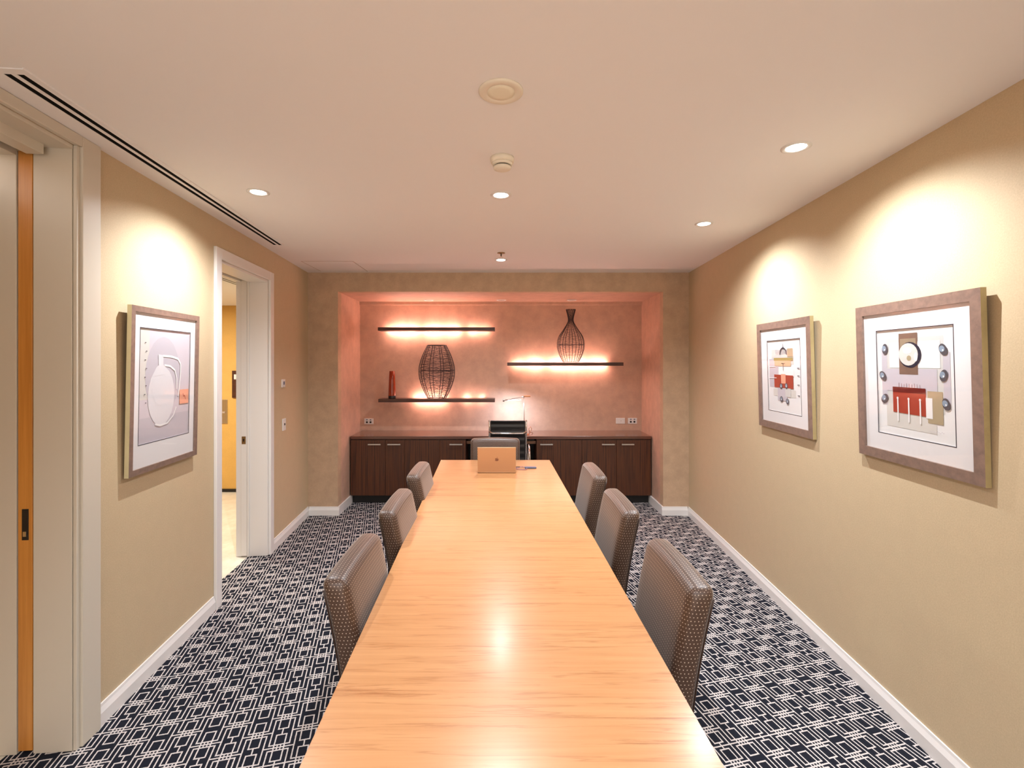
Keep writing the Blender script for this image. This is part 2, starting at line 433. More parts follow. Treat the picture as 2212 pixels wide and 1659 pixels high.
leaf = obj('door_leaf', B((-.203, -.158, D2b-.026, D2b-.002, 0.006, D2z-.004), bev=.003), M['trim'], dr)
ps = obj('latch', B((-.196, -.166, D2b-.030, D2b-.025, .915, .975), bev=.001), M['brass'], leaf)
obj('latch_hole', B((-.186, -.176, D2b-.032, D2b-.0295, .935, .957)), M['black'], ps)
# ---- doorway 1 (large near doorway with timber-edged pocket door)
dr = struct('door_1', B((-.012, .0, D1a, D1a+.001, 0, .01)), M['jamb'], LO, AL, label='near left doorway with cream casing and orange timber edged pocket door')
bm = bmesh.new()
bx(bm, 0, .022, D1b, D1b+.10, 0, CEIL-.001, bev=.003); bx(bm, 0, .022, D1a-.10, D1a, 0, CEIL-.001, bev=.003); bx(bm, 0, .022, D1a, D1b, D1z, CEIL-.001, bev=.003)
bx(bm, -.002, .012, D1b-.018, D1b, 0, D1z, bev=.002)
obj('casing', bm, M['jamb'], dr)
bm = B((-.150, -.004, D1b-.020, D1b, 0, D1z), (-.150, 0, D1a, D1a+.02, 0, D1z), (-.150, 0, D1a+.02, D1b-.02, D1z-.016, D1z),
       (-.32, -.212, D1b-.020, D1b, 0, D1z-.03), (-.32, -.212, D1a, D1a+.02, 0, D1z), (-.32, -.212, D1a+.02, D1b-.02, D1z-.05, D1z), bev=.002)
obj('jamb', bm, M['jamb'], dr)
obj('door_stop', B((-.150, -.085, D1a+.02, D1b-.05, D1z-.055, D1z-.014), bev=.002), M['jamb'], dr)
obj('sliding_track', B((-.211, -.151, D1a+.02, D1b+.02, D1z-.02, D1z+.02)), M['blackslot'], dr)
leaf = obj('door_leaf', B((-.208, -.154, D1b-.018, D1b+.09, .012, D1z-.03), bev=.002), M['oak'], dr)
lt = obj('flush_pull', B((-.192, -.168, D1b-.0205, D1b-.016, .86, .985), bev=.001), M['black'], leaf)
obj('latch_bolt', B((-.186, -.174, D1b-.023, D1b-.0200, .875, .895)), M['steel'], lt)

# ------------------------------------------------------------------ ceiling fittings
def zc(py): return .926*F/(HY-py)
# linear slot diffuser
t = thing('slot_diffuser', 'long black double slot air diffuser let into the ceiling along the left wall', 'air vent', (LO[0], 0, CEIL), AL)
s0, s1 = 1.515*kL, 3.74*kL
obj('frame', B((.085, .104, s0-.03, s1+.0, -.0035, .0), (.128, .144, s0, s1, -.0035, .0), (.167, .192, s0-.03, s1, -.0035, .0),
      (.104, .167, s0-.03, s0, -.0035, .0), (.104, .167, s1, s1+.004, -.0035, .0), (.1915, .1935, s0-.035, s1, -.0055, .0)), M['ceiling'], t)
for k, (a, b) in enumerate(((.104, .128), (.144, .167))):
    obj('slot', B((a, b, s0, s1, -.0015, -.0002)), M['blackslot'], t)
t = thing('slot_diffuser', 'pair of thin black slots in the corridor ceiling beyond the side doorway', 'air vent', (LO[0], 0, 2.268), AL)
obj('frame', B((-.372, -.355, 3.0, 5.6, -.003, 0), (-.408, -.388, 3.0, 5.6, -.003, 0), (-.444, -.424, 3.0, 5.6, -.003, 0), (-.444, -.355, 5.6, 5.62, -.003, 0), (-.444, -.355, 2.98, 3.0, -.003, 0)), M['ceiling'], t)
for a in (-.388, -.424): obj('slot', B((a, a+.016, 3.0, 5.6, -.0015, -.0002)), M['blackslot'], t)
# access panel
t = thing('access_panel', 'square flush access panel in the ceiling near the far left corner', 'ceiling hatch', (-1.59, 4.60, CEIL))
obj('panel', B((-.23, .23, -.235, .235, -.002, 0)), M['ceiling'], t)
obj('edge_gap', B((-.238, -.232, -.243, .243, -.0012, 0), (.232, .238, -.243, .243, -.0012, 0), (-.232, .232, -.243, -.237, -.0012, 0), (-.232, .232, .237, .243, -.0012, 0)), M['unlit'], t)
# ceiling speaker
t = thing('ceiling_speaker', 'round cream ceiling speaker, the fitting nearest the viewer', 'speaker', (0, zc(197), CEIL))
bm = bmesh.new(); lathe(bm, [(.076, 0), (.076, -.004), (.070, -.008), (.048, -.006), (.046, -.004)], n=48); obj('rim', bm, M['cream_plastic'], t)
bm = bmesh.new(); lathe(bm, [(.047, -.003), (.047, -.006), (.03, -.0075), (.01, -.008)], n=48); obj('grille', bm, M['grille'], t)
# smoke detector
t = thing('smoke_detector', 'white stepped smoke detector hanging from the ceiling between speaker and downlights', 'smoke detector', (.006, 2.16, CEIL))
bm = bmesh.new(); lathe(bm, [(.053, 0), (.054, -.010), (.051, -.022), (.046, -.024)], n=40); obj('mounting_base', bm, M['cream_plastic'], t)
bm = bmesh.new(); lathe(bm, [(.047, -.022), (.044, -.034), (.038, -.036)], n=40); obj('body', bm, M['cream_plastic'], t)
bm = bmesh.new(); lathe(bm, [(.036, -.036), (.036, -.041)], n=40); obj('vent_ring', bm, M['black'], t)
bm = bmesh.new(); lathe(bm, [(.041, -.041), (.038, -.050), (.028, -.055), (.01, -.056)], n=40); obj('cap', bm, M['cream_plastic'], t)
# downlights
def downlight(loc, label, power, lit=True, tilt=(0, 0), size=142, blend=1.0, rad=.010):
    t = thing('downlight', label, 'downlight', loc, 0, None)
    bm = bmesh.new(); lathe(bm, [(.058, 0), (.058, -.003), (.052, -.006), (.040, -.003), (.037, .0)], n=40, cap=False); obj('trim_ring', bm, M['plastic'], t)
    bm = bmesh.new(); lathe(bm, [(.038, -.0005), (.038, -.0035)], n=40); obj('lamp_lens', bm, M['lens'] if lit else M['unlit'], t)
    if lit and power:
        l = bpy.data.lights.new('downlight_beam', 'SPOT'); l.energy = power; l.color = SPOT_COL; l.spot_size = math.radians(size)
        l.spot_blend = blend; l.shadow_soft_size = rad
        lo = bpy.data.objects.new('downlight_beam', l); C.objects.link(lo); lo.parent = t; lo.location = (0, 0, -.02)
        lo.rotation_euler = (math.radians(tilt[0]), math.radians(tilt[1]), 0)
    return t
downlight((-1.318, 2.59, CEIL), 'lit round downlight left of centre, above the tall framed jug print', SPOT_W, tilt=(0, 8))
downlight((0, 2.635, CEIL), 'lit round downlight in the middle row just beyond the smoke detector', 62)
downlight((1.27, 2.051, CEIL), 'largest lit round downlight, near the right wall above the bigger picture', SPOT_W, tilt=(0, -8))
downlight((1.355, 3.18, CEIL), 'lit round downlight near the right wall above the smaller, farther picture', SPOT_W, tilt=(0, -8))
downlight((0, 4.30, CEIL), 'farthest lit round downlight, behind the sprinkler in front of the alcove', 66)
downlight((0, .2, CEIL), 'added unseen downlight directly over the near end of the table', 45)  # this and the next two are out of view, added for brightness
downlight((-1.0, -.6, CEIL), 'added unseen downlight behind the viewer on the left', 90)
downlight((1.0, -.6, CEIL), 'added unseen downlight behind the viewer on the right', 90)
for x, q in ((-.845, 'left of three, above the barrel wire vase'), (.005, 'middle of three over the kneehole'), (.83, 'right of three, above the bottle shaped wire vase')):
    downlight((x, 5.58, RZ), 'unlit recessed downlight in the alcove soffit, '+q, 0, lit=False)
# sprinkler
t = thing('sprinkler', 'small metal fire sprinkler with round plate just before the farthest downlight', 'sprinkler', (0.002, 4.03, CEIL))
bm = bmesh.new(); lathe(bm, [(.033, 0), (.033, -.003), (.012, -.006)], n=24); obj('escutcheon', bm, M['brass'], t)
bm = bmesh.new(); lathe(bm, [(.006, -.003), (.005, -.03), (.012, -.032), (.012, -.034)], n=12); obj('head', bm, M['steel'], t)

# ------------------------------------------------------------------ alcove: shelves with lamps behind
def shelf(x0, x1, z, segs, label):
    t = thing('floating_shelf', label, 'shelf', ((x0+x1)/2, 0, z))
    L = (x1-x0)/2
    obj('board', B((-L, L, 5.48, 5.655, -.019, .019), bev=.002), M['shelf'], t)
    obj('bracket', B((-L+.12, -L+.14, 5.655, YA, -.012, .012)), M['steel'], t); obj('bracket', B((L-.14, L-.12, 5.655, YA, -.012, .012)), M['steel'], t)
    for a, b in segs:
        bm = bmesh.new(); tube(bm, [(a, 5.70, 0), (b, 5.70, 0)], .011, 10); obj('lamp_tube', bm, M['tube'], t)
    return t
def sx(p, y=5.48): return (p-CX)*y/F
def zz(p, y): return CH-(p-HY)*y/F
def segs(x0, x1, lst):
    c = (sx(x0)+sx(x1))/2; return [((a-CX)*5.70/F-c, (b-CX)*5.70/F-c) for a, b in lst]
shelf(sx(816), sx(1069), zz(710.5, 5.48), segs(816, 1069, [(838, 903), (915, 957), (965, 993), (1015, 1027), (1040, 1052)]), 'dark timber shelf, uppermost on the left, glowing above and below, empty')
shelf(sx(817), sx(1069), zz(865.5, 5.48), segs(817, 1069, [(896, 962), (1005, 1013), (1039, 1047)]), 'lowest dark timber shelf on the left, carrying the barrel wire vase')
shelf(sx(1096), sx(1347), zz(786.5, 5.48), segs(1096, 1347, [(1112, 1128), (1140, 1175), (1188, 1268), (1275, 1312)]), 'dark timber shelf on the right, carrying the bottle shaped wire vase')
# vases
def wire_vase(name, label, loc, prof, nribs, nrings, bands, sy, rr=.0042, rw=.0017, seed=1):
    rnd = random.Random(seed)
    def rad(z):
        for (r0, z0), (r1, z1) in zip(prof, prof[1:]):
            if z0 <= z <= z1:
                s = (z-z0)/(z1-z0); return r0+(r1-r0)*s
        return prof[-1][0]
    # smooth profile with catmull interpolation
    pts = []
    for i in range(len(prof)-1):
        p0 = prof[max(i-1, 0)]; p1 = prof[i]; p2 = prof[i+1]; p3 = prof[min(i+2, len(prof)-1)]
        for s in range(6):
            u = s/6; f = lambda a, b, c, d: .5*((2*b)+(-a+c)*u+(2*a-5*b+4*c-d)*u*u+(-a+3*b-3*c+d)*u**3)
            pts.append((f(p0[0], p1[0], p2[0], p3[0]), f(p0[1], p1[1], p2[1], p3[1])))
    pts.append(prof[-1]); prof = pts; H = prof[-1][1]
    t = thing(name, label, 'vase', loc)
    for k in range(nribs):
        bm = bmesh.new(); a = 2*PI*k/nribs
        tube(bm, [(r*math.cos(a), r*sy*math.sin(a), z) for r, z in prof], rr, 6)
        obj('rib', bm, M['wire'], t)
    for z in bands:
        bm = bmesh.new(); z = z*H; r = rad(z)
        tube(bm, [(r*math.cos(2*PI*i/nribs), r*sy*math.sin(2*PI*i/nribs), min(max(z, .004), H-.002)) for i in range(nribs)], rr*.9, 6, closed=True)
        obj('hoop', bm, M['wire'], t)
    bm = bmesh.new(); N = nribs*3; ps = []
    for q in range(nrings*N):
        z = H*(q/N)/nrings
        zz_ = min(max(z+rnd.uniform(-.006, .006), .003), H-.003); i = q % N; r = rad(zz_)*(1-.03*(1 if i % 3 else 0))
        a = 2*PI*i/N; ps.append((r*math.cos(a), r*sy*math.sin(a), zz_))
    tube(bm, ps, rw, 4)
    obj('wire_weave', bm, M['wire'], t)
    return t
zs = zz(865.5, 5.48)+.019
wire_vase('wire_vase', 'barrel shaped dark wire vase with vertical ribs on the lowest left shelf', ((943.5-CX)*5.56/F, 5.56, zs+.003),
   [(.107, 0), (.165, .12), (.200, .23), (.208, .31), (.200, .39), (.165, .50), (.107, .62)], 10, 62, (0, .52, 1), .72, seed=2)
zs2 = zz(786.5, 5.48)+.019
wire_vase('wire_vase', 'bottle shaped dark wire vase with narrow flared neck on the right shelf', ((1233-CX)*5.56/F, 5.56, zs2+.003),
   [(.090, 0), (.135, .09), (.158, .19), (.142, .29), (.085, .38), (.040, .455), (.030, .50), (.040, .555), (.056, .615)], 12, 40, (0, .33, .8, 1), .85, rr=.0034, rw=.0013, seed=5)
t = thing('glass_vase', 'slim tapering amber red glass vase at the left end of the lowest shelf', 'vase', ((847-CX)*5.55/F, 5.55, zs))
bm = bmesh.new(); lathe(bm, [(.040, .0), (.043, .02), (.041, .10), (.036, .22), (.031, .32), (.027, .32), (.030, .22), (.034, .10), (.034, .05)], n=4*8, cap=False); 
bmesh.ops.recalc_face_normals(bm, faces=bm.faces); obj('body', bm, M['amber_glass'], t)
bm = bmesh.new(); lathe(bm, [(.041, .0), (.0435, .004), (.0435, .034), (.034, .036)], n=32); obj('dark_base', bm, M['black'], t)

# ------------------------------------------------------------------ alcove cabinets and worktop
YC = 5.30; KC = YC/F; ZT = .755
def cxp(p): return (p-CX)*KC
wt = obj('worktop', B((cxp(757), cxp(1407), YC-.005, YA-.002, ZT-.032, ZT), bev=.002), M['top'])
tag(wt, 'long dark polished timber worktop running across the alcove', 'worktop')
def door(parent, a, b, handle, ca):
    d = obj('door', B((a+.0015, b-.0015, 0, .018, 0, .615), bev=.001), M['cab'], parent, loc=(0, 0, .095))
    if handle:
        h0, h1 = handle
        hb = B((h0, h1, -.030, -.022, .565, .578), (h0+.01, h0+.018, -.022, 0, .567, .576), (h1-.018, h1-.01, -.022, 0, .567, .576))
        obj('handle', hb, M['steel'], d)
def cabinet(p0, p1, doors, label):
    x0 = cxp(p0); t = thing('cabinet', label, 'cabinet', (x0, YC, 0)); W = cxp(p1)-x0
    obj('carcass', B((0, W, .019, YA-YC-.01, .095, ZT-.034)), M['cab'], t)
    obj('kickboard', B((0.0, W, .06, .075, 0, .095)), M['black'], t)
    for a, b, h in doors: door(t, cxp(a)-x0, cxp(b)-x0, (cxp(h[0])-x0, cxp(h[1])-x0) if h else None, 0)
    return t
cabinet(757.5, 874, [(757.5, 832.6, (796, 823.4)), (832.6, 874, (838, 866))], 'dark timber two door cabinet at the far left of the alcove')
cabinet(874, 1006.3, [(874, 950, None), (950, 1006.3, (971.5, 999))], 'dark timber cabinet left of the kneehole with one handled door')
cabinet(1159, 1257, [(1159, 1257, (1166.6, 1193.7))], 'single wide door dark timber cabinet right of the kneehole')
cabinet(1257, 1406.5, [(1257, 1332, (1299.5, 1326.7)), (1332, 1406.5, (1342, 1368.7))], 'dark timber two door cabinet at the far right of the alcove')
t = thing('pencil_drawer', 'shallow timber drawer hung under the worktop across the kneehole', 'drawer', (cxp(1082.6), YC+.05, ZT-.032))
obj('drawer_front', B((cxp(1006.3)-cxp(1082.6)+.004, cxp(1159)-cxp(1082.6)-.004, 0, .018, -.062, -.028), bev=.001), M['drawer_wood'], t)
obj('tray', B((-.37, .37, .018, .36, -.06, -.0005)), M['black'], t)
struct('trim_2', B((cxp(1006.3), cxp(1159), YA-.012, YA-.001, 0, ZT-.034)), M['black'], label='black back panel closing the kneehole under the worktop')

# power outlets and wall plates
def plate(name, label, cat, loc, rz, w_, h_, kind, parent=None):
    t = thing(name, label, cat, loc, rz)
    obj('faceplate', B((-w_/2, w_/2, -.009, 0, -h_/2, h_/2), bev=.002), M['plastic'], t)
    if kind == 'double':
        for s in (-1, 1):
            bm = bmesh.new(); tube(bm, [(s*w_*.2, -.011, -h_*.15), (s*w_*.2, -.008, -h_*.15)], .012, 14); obj('socket', bm, M['black'], t)
            obj('switch', B((s*w_*.2-.008, s*w_*.2+.008, -.012, -.008, h_*.18, h_*.36)), M['bluegrey'], t)
    elif kind == 'dot':
        bm = bmesh.new(); tube(bm, [(w_*.05, -.012, 0), (w_*.05, -.008, 0)], .0065, 12); obj('jack', bm, M['steel'], t)
    elif kind == 'thermo':
        obj('display', B((-.010, .012, -.012, -.008, -.012, .016)), M['bluegrey'], t)
    elif kind == 'switch':
        obj('button', B((-.008, .008, -.013, -.008, -.006, .012)), M['black'], t)
plate('power_outlet', 'white double socket low on the alcove wall at the left, above the worktop', 'socket', ((797-CX)*YA/F, YA, zz(910, YA)), 0, .108, .07, 'double')
plate('data_outlet', 'white plate with one round jack, left of the right hand socket', 'socket', ((1340-CX)*YA/F, YA, zz(909, YA)), 0, .108, .07, 'dot')
plate('power_outlet', 'white double socket at the right of the alcove wall above the worktop', 'socket', ((1366-CX)*YA/F, YA, zz(909, YA)), 0, .108, .07, 'double')
def lw(px, d=0):
    y = (1.5644-d)/(-(px-CX)/F-.0866); return (-(1.5644-d)-.0866*y, y)
x, y = lw(611); plate('thermostat', 'small white thermostat on the left wall, above the light switch', 'thermostat', (x, y, zz(828, y)), PI/2+AL, .075, .07, 'thermo')
x, y = lw(612.5); plate('light_switch', 'white light switch plate on the left wall below the thermostat', 'light switch', (x, y, zz(917, y)), PI/2+AL, .07, .105, 'switch')
t = thing('corridor_sign', 'dark framed notice on the amber corridor wall', 'sign', ((510-CX)*5.8/F, 5.81, zz(830, 5.8)))
obj('board', B((-.045, .06, -.02, 0, -.165, .165), bev=.002), M['shelf'], t); obj('notice', B((-.02, .04, -.022, -.0195, .06, .12)), M['plastic'], t)
t = thing('intercom_panel', 'brushed steel wall panel on the amber corridor wall', 'wall panel', ((483-CX)*5.8/F, 5.81, zz(889, 5.8)))
obj('plate', B((-.08, .045, -.012, 0, -.145, .145), bev=.002), M['steel'], t); obj('flap', B((-.06, .02, -.018, -.012, -.02, .0)), M['unlit'], t)
l = bpy.data.lights.new('corridor_lamp', 'AREA'); l.energy = 42; l.size = .5; l.color = (1, .93, .8)
t = thing('corridor_light', 'square ceiling light in the corridor beyond the doorway, out of sight', 'ceiling light', (-3.3, 4.3, 2.268))
obj('housing', B((-.26, .26, -.26, .26, -.02, 0)), M['plastic'], t)
lo = bpy.data.objects.new('corridor_lamp', l); C.objects.link(lo); lo.parent = t; lo.location = (0, 0, -.03)

# ------------------------------------------------------------------ conference table
TY0, TY1 = .30, 4.03
def tl(y): return -.411-(.507-.411)*(y-.969)/(4.03-.969)
def tr(y): return .456-(.456-.412)*(y-.969)/(4.03-.969)
t = thing('conference_table', 'long pale cherry veneer conference table down the middle of the room', 'table', (0, 0, 0))
bm = prism(((tl(TY0), TY0), (tr(TY0), TY0), (tr(TY1), TY1), (tl(TY1), TY1)), .715, .75)
bmesh.ops.bevel(bm, geom=list(bm.edges), offset=.002, segments=2, affect='EDGES'); obj('tabletop', bm, M['table'], t)
bm = bmesh.new()
for yy in (.75, 2.02, 3.5): 
    pass
for yy in (.75, 2.02, 3.5):
    obj('pedestal', B((-.22, .18, yy-.03, yy+.03, 0.0, .715), bev=.003), M['table'], t)
bm.free()
obj('modesty_beam', B((-.045, .005, .78, 1.99, .60, .70), (-.045, .005, 2.05, 3.47, .60, .70)), M['table'], t)

# ------------------------------------------------------------------ upholstered chairs (front = +Y local, back top rear edge near y=0)
def bend(p):
    # p is local to backrest centre; height -.27..+.27
    x, y, z = p; hz = (z+.27)
    y2 = y - .10*(hz-.0) - .16*max(0, hz-.10)**2
    z2 = z - .42*(x*x)*max(0, (z+.1))*1.4
    return Vector((x*(1+.04*(hz-.3)), y2, z2))
def make_chair(label, loc, rz):
    t = thing('upholstered_chair', label, 'chair', loc, rz, None)
    bm = bmesh.new(); rbox(bm, (0, .118, .635), (.43, .084, .545), .030, 14, bend); o = obj('backrest', bm, M['fabric'], t)
    bm = bmesh.new(); rbox(bm, (0, .315, .43), (.43, .42, .10), .028, 10); obj('seat', bm, M['fabric'], t)
    def edge(xs):
        ps = []
        for k in range(15):
            z = -.25+.49*k/14; q = bend(Vector((xs, -.036, z))); ps.append((q.x, q.y+.118, q.z+.635))
        return ps
    for xs in (-.209, .209):
        bm = bmesh.new(); tube(bm, edge(xs), .003, 6); obj('piping', bm, M['leg_wood'], t)
    for sx_, yy in ((-1, .49), (1, .49), (-1, .12), (1, .12)):
        lb = bmesh.new(); x0 = sx_*.185; tap = .013; wd = .021; dy = 0 if yy > .3 else -.05
        a = [lb.verts.new((x0+i*tap, yy+dy+j*tap, 0)) for i, j in ((-1, -1), (1, -1), (1, 1), (-1, 1))]
        b = [lb.verts.new((x0+i*wd, yy+j*wd, .385)) for i, j in ((-1, -1), (1, -1), (1, 1), (-1, 1))]
        lb.faces.new(a[::-1]); lb.faces.new(b)
        for i in range(4): lb.faces.new((a[i], a[(i+1) % 4], b[(i+1) % 4], b[i]))
        obj('leg', lb, M['leg_wood'], t)
    return t
XL, XR = -.555, .640
c0 = make_chair('brown dotted upholstered chair, nearest on the left side of the table', (XL, 1.69, 0), -PI/2)
copy_tree(c0, (XL, 2.365, 0), -PI/2, 'brown dotted upholstered chair, middle of the three on the left of the table')
copy_tree(c0, (XL-.01, 3.06, 0), -PI/2, 'brown dotted upholstered chair, farthest on the left side of the table')
copy_tree(c0, (XR, 1.635, 0), PI/2, 'brown dotted upholstered chair, nearest on the right side of the table')
copy_tree(c0, (XR-.01, 2.365, 0), PI/2, 'brown dotted upholstered chair, middle of the three on the right of the table')
copy_tree(c0, (XR-.01, 3.035, 0), PI/2, 'brown dotted upholstered chair, farthest on the right side of the table')
copy_tree(c0, (-.05, 4.27, 0), PI, 'brown dotted upholstered chair at the head of the table behind the laptop')

# ------------------------------------------------------------------ black office chair at the desk (front = +Y)
t = thing('office_chair', 'black leather and chrome office chair tucked under the alcove worktop', 'chair', (.070, 4.85, 0))
def profb(z):   # back line: y at height z
    return .06-.14*(z-.45)
bm = bmesh.new()
def ribpanel(z0, z1, yoff, th, w_, nr):
    def fn(p): return Vector((p.x, p.y+.0045*math.cos(p.z*2*PI/((z1-z0)/nr)) - .12*p.z + .10*p.x*p.x*2, p.z))
    rbox(bm, (0, profb((z0+z1)/2)+yoff, (z0+z1)/2), (w_, th, z1-z0), .01, 40, fn)
ribpanel(.50, .985, .0, .022, .355, 7); obj('backrest', bm, M['leather'], t)
bm = bmesh.new(); rbox(bm, (0, .27, .455), (.40, .44, .035), .012, 16, lambda p: Vector((p.x, p.y, p.z+.004*math.cos(p.y*90)))); obj('seat', bm, M['leather'], t)
for s in (-1, 1):
    bm = bmesh.new(); x0 = s*.187
    tube(bm, [(x0, profb(z)-.0+.0, z) for z in [.99, .9, .8, .7, .6, .52]]+[(x0, .07, .475), (x0, .12, .45), (x0, .3, .445), (x0, .48, .455)], .009, 8)
    obj('side_rail', bm, M['chrome'], t)
    bm = bmesh.new(); x1 = s*.225; ps = []
    for k in range(24):
        a = 2*PI*k/24; ps.append((x1, .18+.16*math.cos(a), .585+.115*math.sin(a)))
    tube(bm, ps, .009, 8, closed=True); obj('armrest', bm, M['chrome'], t)
bm = bmesh.new(); tube(bm, [(-.187, profb(.87)-.01, .87), (-.15, profb(.87)-.035, .858), (0, profb(.87)-.04, .856), (.15, profb(.87)-.035, .858), (.187, profb(.87)-.01, .87)], .010, 10); obj('back_brace', bm, M['chrome'], t)
bm = bmesh.new(); tube(bm, [(-.187, .27, .437), (.187, .27, .437)], .01, 8); lathe(bm, [(.022, .16), (.022, .30), (.03, .30), (.03, .43)], (0, .27, 0), 16); obj('gas_column', bm, M['chrome'], t)
bm = bmesh.new()
for k in range(5):
    a = 2*PI*k/5+.3; tube(bm, [(0, .27, .14), (.1*math.cos(a), .27+.1*math.sin(a), .13), (.27*math.cos(a), .27+.27*math.sin(a), .07)], .015, 8)
obj('star_base', bm, M['chrome'], t)
for k in range(5):
    a = 2*PI*k/5+.3; cx_, cy_ = .27*math.cos(a), .27+.27*math.sin(a); bm = bmesh.new()
    tube(bm, [(cx_-.012, cy_, .027), (cx_+.012, cy_, .027)], .027, 14); tube(bm, [(cx_, cy_, .03), (cx_, cy_, .075)], .006, 6); obj('caster', bm, M['black'], t)

# ------------------------------------------------------------------ laptop, adapter
LX, LY = (1073-CX)*3.555/F, 3.555
t = thing('laptop', 'rose gold laptop open at the far end of the table, lid back facing the viewer', 'laptop', (LX, LY, .75))
bm = bmesh.new(); bx(bm, -.142, .142, 0, .20, .002, .014, bev=.003); obj('base', bm, M['laptop'], t)
obj('keyboard', B((-.125, .125, .02, .11, .0135, .0155)), M['keys'], t)
ld = bmesh.new(); bx(ld, -.142, .142, -.006, 0, .0, .196, bev=.0028); lid = obj('lid', ld, M['laptop'], t, loc=(0, 0, .012)); lid.rotation_euler = (math.radians(14), 0, 0)
obj('screen', B((-.134, .134, -.0005, .001, .008, .188)), M['screen'], lid)
# small bitten-fruit emblem on the lid
bm = bmesh.new()
N = 40; ring = []
for k in range(N):
    a = 2*PI*k/N; r = .0125*(1+.10*abs(math.cos(a)))*(1-.16*math.exp(-((a-PI/2)/.35)**2)-.10*math.exp(-((a-3*PI/2)/.3)**2))
    x_, z_ = r*math.cos(a), r*math.sin(a)*1.02
    d = math.hypot(x_+.0155, z_-.001)
    if d < .0062: x_ = -.0155+.0062*(x_+.0155)/max(d, 1e-4)
    ring.append(bm.verts.new((-x_ if False else x_, -.0063, .098+z_)))
bm.faces.new(ring[::-1]) if True else None
leafp = [bm.verts.new((x_, -.0063, .098+z_)) for x_, z_ in ((0, .0135), (.002, .018), (.0065, .0205), (.0055, .0165))]
bm.faces.new(leafp); bmesh.ops.recalc_face_normals(bm, faces=bm.faces)
ex = bmesh.ops.extrude_face_region(bm, geom=list(bm.faces)); bmesh.ops.translate(bm, verts=[v for v in ex['geom'] if isinstance(v, bmesh.types.BMVert)], vec=(0, .0004, 0))
obj('emblem', bm, M['laptop_mark'], lid)
AYY = 3.71
t = thing('cable_adapter', 'small blue grey adapter with looped leads lying right of the laptop', 'adapter', ((1146-CX)*AYY/F, AYY, .75))
obj('body', B((-.045, .045, -.016, .016, .001, .013), bev=.003), M['bluegrey'], t)
bm = bmesh.new(); tube(bm, [(-.045, 0, .007), (-.06, .01, .01), (-.075, .0, .012), (-.09, -.012, .008), (-.12, -.005, .0045), (-.118, -.03, .005), (-.09, -.055, .004), (-.04, -.06, .004), (-.03, -.03, .004), (-.03, -.014, .008)], .0028, 8)
obj('lead', bm, M['mauve'], t)
bm = bmesh.new(); tube(bm, [(-.045, .006, .008), (-.07, .025, .006), (-.10, .03, .005), (-.13, .02, .005)], .0028, 8); obj('lead', bm, M['black'], t)

# ------------------------------------------------------------------ desk lamp
DY = 5.42
t = thing('desk_lamp', 'slim metal desk lamp with a low white LED arm behind the office chair', 'lamp', ((1133-CX)*DY/F, DY, ZT))
zt_ = zz(857, DY)-ZT
bm = bmesh.new(); lathe(bm, [(.055, 0), (.055, .008), (.02, .012)], n=32); obj('base', bm, M['copper'], t)
bm = bmesh.new(); tube(bm, [(0, 0, .01), (-.008, 0, zt_)], .0045, 10); obj('stem', bm, M['steel'], t)
bm = bmesh.new(); tube(bm, [(.05, 0, zt_+.008), (0, 0, zt_), (-.238, -.01, zt_-.042)], .0055, 10); obj('arm', bm, M['steel'], t)
bm = bmesh.new(); rbox(bm, (.03, 0, zt_+.006), (.075, .022, .018), .006, 6); obj('joint', bm, M['copper'], t)
bm = bmesh.new(); tube(bm, [(-.238, -.01, zt_-.055), (-.238, -.01, zt_-.03)], .010, 12); obj('knob', bm, M['steel'], t)
obj('light_strip', B((-.20, -.04, -.004, .004, zt_-.040, zt_-.034)), M['ledbar'], t).rotation_euler = (0, 0, 0)
l = bpy.data.lights.new('lamp_light', 'AREA'); l.shape = 'RECTANGLE'; l.size = .18; l.size_y = .03; l.energy = 3.8; l.color = (.74, .82, 1); l.spread = math.radians(170)
lo = bpy.data.objects.new('lamp_light', l); C.objects.link(lo); lo.parent = t; lo.location = (-.12, .0, zt_-.046); lo.rotation_euler = (math.radians(25), math.radians(10), 0)
bm = bmesh.new(); tube(bm, [(.05, .01, .008), (.07, .03, .03), (.085, .035, .06), (.07, .03, .085), (.05, .035, .06), (.06, .05, .02), (.10, .08, .006)], .0035, 8)
obj('cable_loop', bm, M['copper'], t)

# ------------------------------------------------------------------ pictures
def poly(bm, pts, mat, lay):
    f = bm.faces.new([bm.verts.new((x, y, lay*.0004)) for x, y in pts]); f.material_index = mat; 
    if f.normal.z < 0: f.normal_flip()
    return f
def ell(bm, cx, cy, rx, ry, mat, lay, rot=0, n=20):
    poly(bm, [(cx+rx*math.cos(a)*math.cos(rot)-ry*math.sin(a)*math.sin(rot), cy+rx*math.cos(a)*math.sin(rot)+ry*math.sin(a)*math.cos(rot)) for a in [2*PI*k/n for k in range(n)]], mat, lay)
def rect(bm, x0, y0, x1, y1, mat, lay, sk=0): poly(bm, [(x0, y0), (x1, y0+sk), (x1, y1+sk), (x0, y1)], mat, lay)
def paint(nm, col): return plain('print_'+nm, col, .7, spec=.2)
P = {k: paint(k, v) for k, v in dict(paper=(.80, .80, .80), mat=(.80, .79, .80), grey=(.60, .60, .58), brown=(.20, .12, .085), taupe=(.30, .23, .15),
   lilac=(.54, .51, .56), red=(.36, .045, .022), dred=(.15, .015, .01), khaki=(.40, .33, .21), stone=(.09, .08, .09), blue=(.26, .33, .42), white=(.85, .85, .85),
   speck=(.66, .64, .60), ink=(.03, .025, .04), tan=(.62, .44, .28), plum=(.62, .57, .62), jug=(.72, .71, .74), salmon=(.75, .36, .24), ochre=(.45, .33, .12)).items()}
PK = list(P)
def PI_(k): return PK.index(k)
